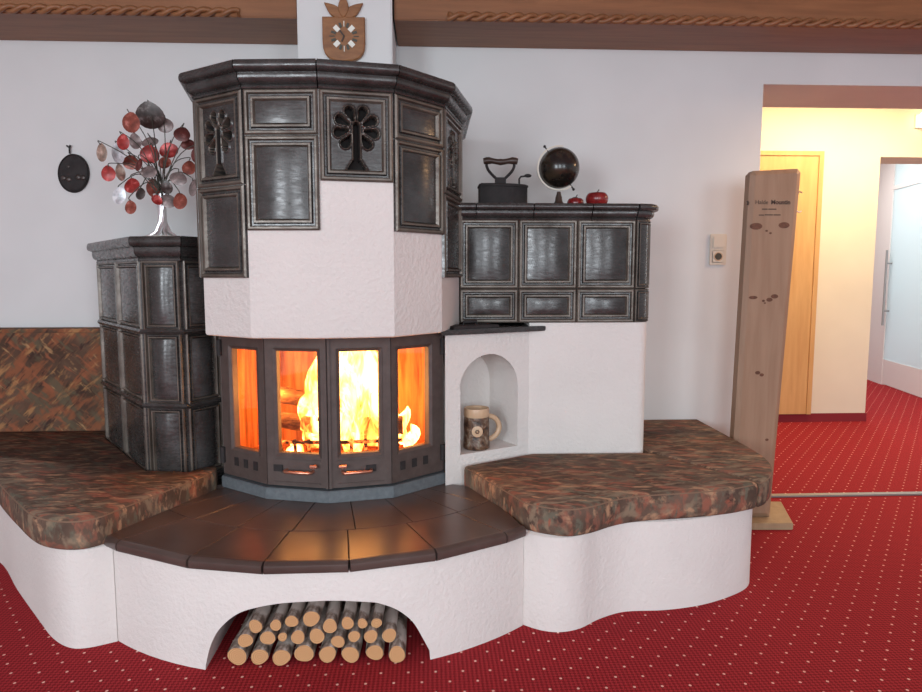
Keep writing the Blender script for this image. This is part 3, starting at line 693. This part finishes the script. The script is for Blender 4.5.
cushion('seat_cushion', rc2, BZ + .001, .418, 'fabric', 'rear patterned seat cushion with rounded end by the wall beside the wooden sign', 'cushion', 'bench seat cushions')
bk = empty('back_cushion', (-2.2, 3.40, .42), 'orange and brown patterned upholstered backrest on the wall above the left bench', 'cushion')
mb = MB().box(-3.0, -1.50, 3.286, D - .002, .40, .90); mb.build('cover', 'fabric_back', bk, 60, .018)

# ------------------------------------------------------------ firewood
rows_px = [('bottom', [(143, 297, 42), (228, 283, 38), (312, 287, 39), (400, 287, 42), (490, 290, 39), (578, 290, 39), (672, 285, 38), (757, 283, 39)]),
           ('middle', [(174, 233, 33), (260, 223, 33), (317, 219, 21), (376, 220, 32), (449, 216, 35), (530, 237, 30), (592, 217, 27), (656, 217, 31), (727, 213, 33)]),
           ('top', [(213, 178, 31), (291, 174, 26), (352, 159, 29), (427, 149, 37), (499, 177, 33), (567, 166, 29), (624, 167, 23), (678, 166, 24)])]
ordn = ['first', 'second', 'third', 'fourth', 'fifth', 'sixth', 'seventh', 'eighth', 'ninth']
pit = math.radians(5.87); yw = math.radians(2.7)
def pix(x, y, Y):   # point of the photograph at depth Y
    dx, dy = (x - 461) / 690, (346 - y) / 690
    f = Vector((math.sin(yw) * math.cos(pit), math.cos(yw) * math.cos(pit), -math.sin(pit))); r = Vector((math.cos(yw), -math.sin(yw), 0)); u = r.cross(f)
    d = f + r * dx + u * dy
    return Vector((0, 0, 1.15)) + d * (Y / d.y)
for rn, lst in rows_px:
    for i, (cx, cy, r) in enumerate(lst):
        p = pix(200 + cx * .2603, 580 + cy * .2603, 1.955 + random.uniform(-.008, .012)); R = r * .2603 / 690 * 2.01
        if rn == 'bottom': p.z = R * .985 + .001
        q = p + Vector((random.uniform(-.012, .012) + (.0 if i else .006), .50, random.uniform(-.004, .004) if rn != 'bottom' else 0))
        o = log_mesh(p, q, R, ['bark', 'logend'])
        sz = 'thick' if r > 36 else ('thin' if r < 28 else 'mid-sized')
        tag(o, '%s birch log, %s from the left in the %s row under the hearth' % (sz, ordn[i], rn), 'log', 'firewood stacked under the hearth')

# ------------------------------------------------------------ small things
def leafmesh(c, rx, rz, nrm, m, parent, roll=0):
    nrm = Vector(nrm).normalized(); a = Vector((0, 0, 1)).cross(nrm).normalized(); b = nrm.cross(a)
    a, b = a * math.cos(roll) + b * math.sin(roll), b * math.cos(roll) - a * math.sin(roll)
    c = Vector(c); mb = MB(); seg = 18; vs = []
    lay = [(0.0, .0), (.5, -.25), (.95, -.9), (1, -1), (.95, -1.1), (.5, -.5), (0, -.25)]
    for q, d in lay:
        for k in range(seg):
            t = 2 * PI * k / seg; tip = 1 + .18 * max(0, math.cos(t - PI / 2)) ** 6
            vs.append(c + a * (max(q, .01) * rx * math.cos(t)) + b * (max(q, .01) * rz * math.sin(t) * tip) + nrm * (d * .0045))
    P = len(lay); mb.add(vs, [(i * seg + k, i * seg + (k + 1) % seg, (i + 1) * seg + (k + 1) % seg, (i + 1) * seg + k) for i in range(P - 1) for k in range(seg)])
    return mb.build('leaf', m, parent, 60)
TY = 2.84; tb = Vector(pix(163, 235, TY)); TZ = 1.291
tree = empty('wire_tree', (tb.x, TY, TZ), 'wire tree ornament with red and grey enamel leaves on the left tiled column', 'ornament')
MB().lathe((tb.x, TY, TZ), [(.078, 0), (.078, .010), (.072, .013), (.02, .013)], 28).build('base', 'chalk', tree, 40)
tr = MB(); top = tb + Vector((.0, 0, .165))
for k in range(7):
    a = 2 * PI * k / 7
    tr.tube([Vector((tb.x + .055 * math.cos(a), TY + .055 * math.sin(a), TZ + .010)), Vector((tb.x + .026 * math.cos(a), TY + .026 * math.sin(a), TZ + .028)), Vector((tb.x + .010 * math.cos(a + .8), TY + .010 * math.sin(a + .8), TZ + .07)),
             Vector((tb.x + .009 * math.cos(a + 1.8), TY + .009 * math.sin(a + 1.8), TZ + .12)), Vector((tb.x + .022 * math.cos(a + 2.4) - .005, TY + .02 * math.sin(a + 2.4), TZ + .18))], [.006, .008, .009, .009, .005], 7)
tr.build('trunk', 'silver', tree, 50)
LV = [(388, 280, 22, 30, 'tan'), (415, 360, 24, 26, 'red'), (455, 445, 25, 30, 'silver'), (450, 285, 28, 35, 'silver'), (470, 240, 25, 25, 'red'), (500, 165, 38, 32, 'rust'), (575, 140, 52, 44, 'dark'), (635, 175, 28, 25, 'mauve'),
      (698, 208, 28, 25, 'maroon'), (722, 247, 26, 20, 'maroon'), (517, 237, 26, 26, 'mauve'), (575, 237, 30, 18, 'mauve'), (575, 287, 33, 30, 'red'), (648, 272, 34, 25, 'red'), (503, 317, 28, 25, 'rust'), (460, 357, 20, 28, 'tan'),
      (570, 352, 28, 22, 'mauve'), (630, 320, 30, 18, 'rust'), (683, 378, 32, 22, 'mauve'), (725, 337, 24, 26, 'rust'), (505, 405, 28, 28, 'red'), (590, 420, 35, 32, 'rust'), (537, 437, 20, 20, 'dark'), (500, 488, 20, 26, 'rust'),
      (640, 415, 20, 22, 'dark'), (648, 465, 24, 25, 'mauve'), (690, 465, 25, 30, 'rust'), (740, 415, 20, 28, 'mauve'), (530, 325, 15, 22, 'maroon'), (600, 462, 22, 16, 'red'), (752, 290, 18, 25, 'maroon')]
for i, (cx, cy, rx, ry, cn) in enumerate(LV):
    Y = TY + random.uniform(-.10, .06); c_ = pix(cx * .2603, 80 + cy * .2603, Y); k = .2603 * 2.95 / 690
    s = top + Vector((random.uniform(-.012, .012), random.uniform(-.012, .012), random.uniform(-.02, .02)))
    e = c_ + Vector((0, .006, ry * k * .9)); md = s.lerp(e, .5) + Vector((0, .01, .035 + .03 * random.random())); e2 = e + Vector((random.uniform(-.01, .01), 0, .015))
    br = MB().tube(catmull([tuple(s), tuple(md), tuple(e2), tuple(e)], 5), .0019, 6).build('branch', 'darkgrey', tree, 60)
    leafmesh(c_, rx * k, ry * k, (random.uniform(-.45, .35), -1, random.uniform(-.35, .45)), 'leaf_' + cn, br, random.uniform(-.5, .5))

# dark oval plaque on the wall
pc = Vector((-1.672, D - .012, 1.628))
pq = empty('wall_plaque', (pc.x, D - .002, pc.z), 'dark oval iron plaque hanging from a hook on the wall left of the wire tree', 'plaque')
mb = MB(); seg = 40; vs = []; tl = math.radians(14)
for q, d in ((1, 0), (1, .012), (.96, .018), (.9, .012), (.5, .013), (.01, .014)):
    for k in range(seg):
        t = 2 * PI * k / seg; x, z = .072 * q * math.cos(t), .092 * q * math.sin(t); vs.append((pc.x + x * math.cos(tl) + z * math.sin(tl) * .6, D - .003 - d, pc.z + z * math.cos(tl) - x * math.sin(tl) * .6))
mb.add(vs, [(i * seg + k, i * seg + (k + 1) % seg, (i + 1) * seg + (k + 1) % seg, (i + 1) * seg + k) for i in range(5) for k in range(seg)] + [tuple(range(seg)), tuple(5 * seg + k for k in range(seg))])
mb.build('plate', 'blackiron', pq, 50)
rm = MB()
for (dx, dz, r) in ((-.045, -.022, .012), (-.022, -.028, .013), (.022, -.018, .014), (.045, -.020, .013), (-.02, .03, .008)): rm.sphere((pc.x + dx, D - .016, pc.z + dz), r, (1, .35, 1), 12, 8)
rm.build('relief', 'leaf_dark', pq, 60)
MB().tube([(pc.x - .012, D - .012, pc.z + .091), (pc.x - .012, D - .012, pc.z + .118), (pc.x - .024, D - .014, pc.z + .128)], .004, 7).tube([(pc.x - .012, D - .012, pc.z + .116), (pc.x - .006, D - .014, pc.z + .130)], .004, 7).build('hook', 'blackiron', pq, 50)

# wooden clock on the chimney
kc = Vector((-.347, 3.029, 2.135))
ck = empty('wall_clock', tuple(kc), 'shield shaped wooden clock with three wooden leaves on top on the white chimney', 'clock')
sh = [(-.088, .082), (-.088, -.02)] + [(-.088 * math.cos(a) ** .7, -.02 - .076 * math.sin(a) ** .8) for a in [PI / 2 * i / 6 for i in range(1, 7)]]
sh = sh + [(-x, z) for x, z in reversed(sh[:-1])]
def plate(mb, pts, c, y0, y1, ch=.004):
    n_ = len(pts); ins_ = inset(pts, ch)
    vs = [(c.x + x, y0, c.z + z) for x, z in pts] + [(c.x + x, y1 + ch, c.z + z) for x, z in pts] + [(c.x + x, y1, c.z + z) for x, z in ins_]
    return mb.add(vs, [tuple(range(n_)), tuple(2 * n_ + i for i in reversed(range(n_)))] + [(k * n_ + i, k * n_ + (i + 1) % n_, (k + 1) * n_ + (i + 1) % n_, (k + 1) * n_ + i) for k in (0, 1) for i in range(n_)])
plate(MB(), sh, kc, kc.y, kc.y - .022).build('case', 'clockwood', ck)
for a in (-52, 0, 52):
    ln_ = .098 if a == 0 else .102; wd = .022; t = math.radians(a); pts = []
    for i in range(9):
        q = i / 8; pts.append((wd * math.sin(PI * q ** .8), ln_ * q))
    pts = pts + [(-x, z) for x, z in reversed(pts[1:-1])]
    pts = [(x * math.cos(t) + z * math.sin(t), .078 + z * math.cos(t) - x * math.sin(t)) for x, z in pts]
    plate(MB(), pts, kc, kc.y, kc.y - .016 - (.003 if a == 0 else 0), .003).build('leaf', 'clockwood', ck)
dc = Vector((kc.x + .002, kc.y - .0222, kc.z + .003))
for i in range(12):
    a = math.radians(30 * i + 15) if False else math.radians(30 * i)
    if i % 3 == 0: r_, hw, hl, m_ = .050, .0016, .011, ('chalk' if i % 6 == 0 else 'darkgrey')
    else: continue
    u = Vector((math.sin(a), 0, math.cos(a))); v = Vector((u.z, 0, -u.x))
    MB().obox(dc + u * r_ - Vector((0, .0012, 0)), v * hw, Vector((0, .0012, 0)), u * hl).build('hour_marker', m_, ck)
for a in (45, 135, 225, 315):
    u = Vector((math.sin(math.radians(a)), 0, math.cos(math.radians(a)))); v = Vector((u.z, 0, -u.x))
    MB().obox(dc + u * .043 - Vector((0, .0015, 0)), v * .0095, Vector((0, .0015, 0)), u * .0125).build('number_plate', 'chalk', ck)
    for da in (-26, 26):
        t = math.radians(a + da); u2 = Vector((math.sin(t), 0, math.cos(t))); v2 = Vector((u2.z, 0, -u2.x))
        MB().obox(dc + u2 * .046 - Vector((0, .001, 0)), v2 * .005, Vector((0, .001, 0)), u2 * .010).build('hour_marker', 'darkgrey', ck)
for a, l in ((-38, .030), (205, .024)):
    u = Vector((math.sin(math.radians(a)), 0, math.cos(math.radians(a)))); v = Vector((u.z, 0, -u.x))
    MB().obox(dc + u * l / 2 - Vector((0, .004, 0)), v * .003, Vector((0, .0008, 0)), u * l / 2).build('hand', 'darkwood', ck)

# charcoal iron
IX, IY, IZ = .322, 2.99, 1.4332
ir = empty('charcoal_iron', (IX, IY, IZ), 'old black charcoal iron with a wooden grip on the right tiled cabinet', 'iron')
bp = catmull([(-.106, -.052), (-.06, -.055), (.0, -.052), (.06, -.035), (.106, 0), (.06, .035), (0, .052), (-.06, .055), (-.106, .052)], 4, False)
bp = [(IX + x, IY + y) for x, y in bp]
MB().stack(bp, [(0, IZ), (-.002, IZ + .012), (.002, IZ + .014), (.002, IZ + .088)]).build('body', 'blackiron', ir, 40)
MB().stack(bp, [(-.001, IZ + .089), (-.001, IZ + .097), (.01, IZ + .102)]).build('lid', 'blackiron', ir, 40)
hd = MB().box(IX - .035, IX + .01, IY - .014, IY + .014, IZ + .100, IZ + .130)
hd.tube(catmull([(IX - .030, IY, IZ + .125), (IX - .06, IY, IZ + .155), (IX - .072, IY, IZ + .18), (IX - .068, IY, IZ + .198)], 4), .006, 8).tube(catmull([(IX + .005, IY, IZ + .125), (IX + .035, IY, IZ + .155), (IX + .046, IY, IZ + .18), (IX + .042, IY, IZ + .198)], 4), .006, 8)
hd.build('handle_bracket', 'blackiron', ir, 50)
MB().tube([(IX - .085 + .145 * q / 12, IY, IZ + .198 + .003 * math.sin(q / 12 * PI * 3)) for q in range(13)], [.013, .015, .015, .012, .0115, .012, .014, .012, .0115, .012, .015, .015, .013], 12).build('grip', 'darkwood', ir, 50)
MB().tube([(IX + .068, IY, IZ + .098), (IX + .068, IY, IZ + .125), (IX + .075, IY, IZ + .135), (IX + .095, IY, IZ + .137)], .004, 8).sphere((IX + .105, IY, IZ + .139), .010, (1.6, .8, .8), 12, 8).build('latch', 'blackiron', ir, 50)
MB().lathe((IX + .03, IY - .046, IZ + .018), [(.014, 0), (.014, .006), (.010, .008)], 16, 'y').build('air_vent', 'blackiron', ir, 50)

# globe
GX, GY = .563, 3.0; gz = pix(559, 168, GY).z
gl = empty('globe', (GX, GY, 1.4332), 'dark desk globe in a pale meridian ring on the right tiled cabinet', 'globe')
MB().sphere((GX, GY, gz), .0865, (1, 1, 1), 36, 22).build('sphere', 'oil', gl, 90)
rg = MB(); ax = math.radians(35); pts = []
for i in range(33):
    a = PI * 1.25 * i / 32 + math.radians(80); pts.append((GX + .0925 * math.cos(a), GY, gz + .0925 * math.sin(a)))
n_ = len(pts); vs = []
for (x, y, z) in pts:
    d = Vector((x - GX, 0, z - gz)).normalized()
    vs += [Vector((x, y - .004, z)) - d * .003, Vector((x, y - .004, z)) + d * .003, Vector((x, y + .004, z)) + d * .003, Vector((x, y + .004, z)) - d * .003]
rg.add(vs, [(4 * i + k, 4 * i + (k + 1) % 4, 4 * i + 4 + (k + 1) % 4, 4 * i + 4 + k) for i in range(n_ - 1) for k in range(4)] + [(0, 1, 2, 3), (4 * n_ - 4, 4 * n_ - 3, 4 * n_ - 2, 4 * n_ - 1)])
rg.build('meridian_ring', 'cream', gl, 40)
for s in (-1, 1):
    d = Vector((-.58, 0, .815)) * s
    MB().tube([Vector((GX, GY, gz)) + d * .085, Vector((GX, GY, gz)) + d * .108], .003, 8).sphere(Vector((GX, GY, gz)) + d * .110, .006, (1, 1, 1), 10, 7).build('axis_pin', 'blackiron', gl, 60)
MB().lathe((GX, GY, 1.4332), [(.050, 0), (.050, .006), (.042, .012), (.024, .020), (.016, .034), (.014, .050), (.010, .062), (.008, gz - .1 - 1.4332)], 24).build('stand', 'darkwood', gl, 50)
# two red apples
def apple(x, y, r, label):
    z0 = 1.4332; e = empty('apple', (x, y, z0), label, 'apple', 'red apples on the right cabinet')
    pr = []
    for i in range(19):
        t = PI * i / 18; rr = r * (math.sin(t) ** .8) * (1.0 + .10 * -math.cos(t)); h = -math.cos(t) * r * .82
        if i > 14: h -= r * .10 * (i - 14)
        if i < 3: h += r * .05 * (3 - i)
        pr.append((max(rr, .001), h))
    zm = min(h for _, h in pr); pr = [(a, h - zm) for a, h in pr]
    MB().lathe((x, y, z0), pr, 24).build('flesh', 'red', e, 80)
    tz = z0 + pr[-1][1]
    MB().tube([(x, y, tz - .004), (x + .003, y, tz + .016), (x + .008, y, tz + .024)], .0025, 7).build('stem', 'darkwood', e, 60)
    leafmesh((x - .006, y - .004, tz + .012), .016, .007, (-.2, -.7, .7), 'leaf_dark', e, .2)
apple(pix(597, 197, 2.95).x, 2.95, .047, 'larger red apple, rightmost thing on the right tiled cabinet')
apple(pix(576, 199, 3.02).x, 3.03, .036, 'smaller red apple between the globe stand and the larger apple')

# beer mug in the niche
mp_ = pix(476.5, 440, 2.725); mp_.z = 0; mz = .456
mg = empty('beer_mug', (mp_.x, mp_.y, mz), 'brown relief stoneware beer mug standing in the arched niche', 'mug')
MB().lathe((mp_.x, mp_.y, mz), [(.050, 0), (.054, .004), (.054, .02), (.052, .03), (.051, .06), (.052, .10), (.050, .125), (.049, .130)], 32).build('body', 'horn', mg, 50)
MB().lathe((mp_.x, mp_.y, mz), [(.0495, .130), (.051, .134), (.051, .160), (.0495, .165), (.044, .163), (.043, .09)], 32).build('rim', 'tan', mg, 50)
hv = Vector((.85, .25, 0)).normalized(); hc = mp_ + hv * .046 + Vector((0, 0, mz + .080))
MB().tube([hc + hv * (.052 * math.cos(a)) + Vector((0, 0, .048 * math.sin(a))) for a in [PI * (.5 - i / 14) for i in range(15)]], [.011] * 15, 10).build('handle', 'tan', mg, 60)
bd_ = (Vector((0, 0, 0)) - mp_); bd_.z = 0; bd_.normalize(); rt = Vector((-bd_.y, bd_.x, 0)); bc = mp_ + bd_ * .051 + rt * .003 + Vector((0, 0, mz + .078))
def disc(mb, c_, r, d, n_v, a_v):
    seg = 24; up = Vector((0, 0, 1)); vs = [c_ + (a_v * math.cos(2 * PI * k / seg) + up * math.sin(2 * PI * k / seg)) * rr + n_v * dd for rr, dd in ((r, -.004), (r, d), (r * .8, d + .001)) for k in range(seg)]
    return mb.add(vs, [(i * seg + k, i * seg + (k + 1) % seg, (i + 1) * seg + (k + 1) % seg, (i + 1) * seg + k) for i in (0, 1) for k in range(seg)] + [tuple(range(seg)), tuple(2 * seg + k for k in range(seg))])
md_ = disc(MB(), bc, .022, .004, bd_, rt).build('medallion', 'tan', mg, 40)
em = MB()
for k in range(6):
    a = PI * k / 3; em.sphere(bc + bd_ * .0052 + (rt * math.cos(a) + Vector((0, 0, 1)) * math.sin(a)) * .006, .0035, (1, 1, 1), 8, 6)
em.build('emblem', 'horn', md_, 60)

# cast lid on the ledge
lid = empty('cast_iron_lid', (.19, 2.75, .945), 'flat black cast iron lid on the dark ledge above the niche', 'lid')
c0 = NA + nu * .135 - nn * .035 + Vector((0, 0, .951))
MB().obox(c0, nu * .105, nn * .05, Vector((0, 0, .006))).build('plate', 'blackiron', lid, bevel=.002)
MB().tube([c0 - nu * .03 + Vector((0, 0, .006)), c0 - nu * .03 + Vector((0, 0, .018)), c0 + nu * .03 + Vector((0, 0, .018)), c0 + nu * .03 + Vector((0, 0, .006))], .006, 8).build('handle', 'blackiron', lid, 50)

# switch and socket plate
sk = empty('socket_plate', (1.446, D - .001, 1.277), 'cream switch and socket plate on the wall left of the wooden sign', 'socket')
MB().box(1.404, 1.488, D - .011, D - .001, 1.200, 1.354).build('frame', 'cream', sk, bevel=.003)
MB().box(1.416, 1.476, D - .017, D - .010, 1.285, 1.343).build('switch_rocker', 'cream', sk, bevel=.003)
MB().box(1.416, 1.476, D - .014, D - .010, 1.212, 1.272).build('socket_face', 'cream', sk, bevel=.002)
so = MB().lathe((1.446, D - .0142, 1.242), [(.022, -.002), (.022, .002), (.018, .002), (.018, -.0018)], 28, 'y').build('socket_well', 'tan', sk, 40)
MB().lathe((1.446, D - .0142, 1.242), [(.017, -.003), (.017, .0006)], 28, 'y').lathe((1.438, D - .016, 1.242), [(.003, -.002), (.003, .002)], 10, 'y').build('socket_insert', 'darkgrey', so, 40)

# wooden sign board
SY = 3.03
sg = empty('sign_board', (1.52, SY + .05, 0), 'tall knotty pine sign board on a wooden foot in front of the doorway', 'sign')
ft = [(1.645, 2.95), (1.745, 3.25), (1.50, 3.27), (1.41, 2.96)]
MB().prism(ft, .001, .032).build('foot', 'pine_edge', sg, bevel=.003)
bm_ = MB(); lay = []
out0 = [(1.388, .033), (1.580, .033), (1.648, 1.600), (1.634, 1.618), (1.434, 1.607), (1.419, 1.590)]
inn = inset(out0, .020)
n_ = len(out0); vs = [(x, SY + .055, z) for x, z in out0] + [(x, SY + .012, z) for x, z in out0] + [(x, SY, z) for x, z in inn]
bm_.add(vs, [tuple(range(n_))] + [(i, (i + 1) % n_, n_ + (i + 1) % n_, n_ + i) for i in range(n_)]); bm_.cur = 0
bm_.add(vs[n_:], [(i, (i + 1) % n_, n_ + (i + 1) % n_, n_ + i) for i in range(n_)]); bm_.add(vs[2 * n_:], [tuple(range(n_))])
bd2 = bm_.build('board', 'pine', sg)
for (x, z, r, sq) in ((1.452, 1.365, .020, 1.4), (1.578, 1.37, .018, 1.4), (1.500, 1.345, .006, 1), (1.518, 1.335, .006, 1), (1.527, 1.04, .012, 1.2), (1.55, 1.055, .013, 1.3), (1.50, 1.035, .007, 1), (1.507, 1.025, .005, 1), (1.452, 1.05, .010, 2), (1.488, .71, .011, 1.1), (1.507, .70, .010, 1), (1.545, .40, .008, 1)):
    seg = 14; mk = MB(); mk.add([(x + r * sq * math.cos(2 * PI * k / seg), SY - .0008, z + r * .75 * math.sin(2 * PI * k / seg)) for k in range(seg)] + [(x + r * sq * math.cos(2 * PI * k / seg), SY + .002, z + r * .75 * math.sin(2 * PI * k / seg)) for k in range(seg)], [tuple(range(seg)), tuple(reversed(range(seg, 2 * seg)))] + [(k, (k + 1) % seg, seg + (k + 1) % seg, seg + k) for k in range(seg)])
    mk.build('knot', 'knot', bd2)
def text(s, x, z, size, bold=0):
    cu = bpy.data.curves.new('t', 'FONT'); cu.body = s; cu.size = size; cu.align_x = 'CENTER'; cu.extrude = .0006; cu.offset = bold
    o = bpy.data.objects.new('t', cu); COL.objects.link(o); dg = bpy.context.evaluated_depsgraph_get(); dg.update()
    me = bpy.data.meshes.new_from_object(o.evaluated_get(dg)); bpy.data.objects.remove(o)
    me.transform(Matrix.Translation(Vector((x, SY - .0008, z)) - wloc(bd2)) @ Matrix.Rotation(PI / 2, 4, 'X')); me.materials.clear(); me.materials.append(M['ink'])
    q = bpy.data.objects.new('lettering', me); COL.objects.link(q); q.parent = bd2; return q
text('Halde', 1.472, 1.462, .025); text('Mountin', 1.558, 1.462, .026, .0008)
for x0, x1, z in ((1.475, 1.500, 1.440), (1.503, 1.540, 1.440), (1.462, 1.485, 1.414), (1.488, 1.525, 1.415), (1.528, 1.560, 1.415)):
    MB().box(x0, x1, SY - .0008, SY + .001, z - .0022, z + .0022).build('lettering', 'ink', bd2)
MB().tube([(1.407, SY - .001, 1.475), (1.412, SY - .001, 1.467), (1.409, SY - .001, 1.458)], .004, 6).build('ornament', 'ink', bd2, 50)
# a curl of wire on the sign's right edge
MB().tube([(1.640 + .020 + .020 * math.cos(a), SY + .03, 1.475 + .045 * math.sin(a)) for a in [math.radians(60 + 240 * i / 16) for i in range(17)]], .0025, 6).build('wire_curl', 'silver', sg, 60)
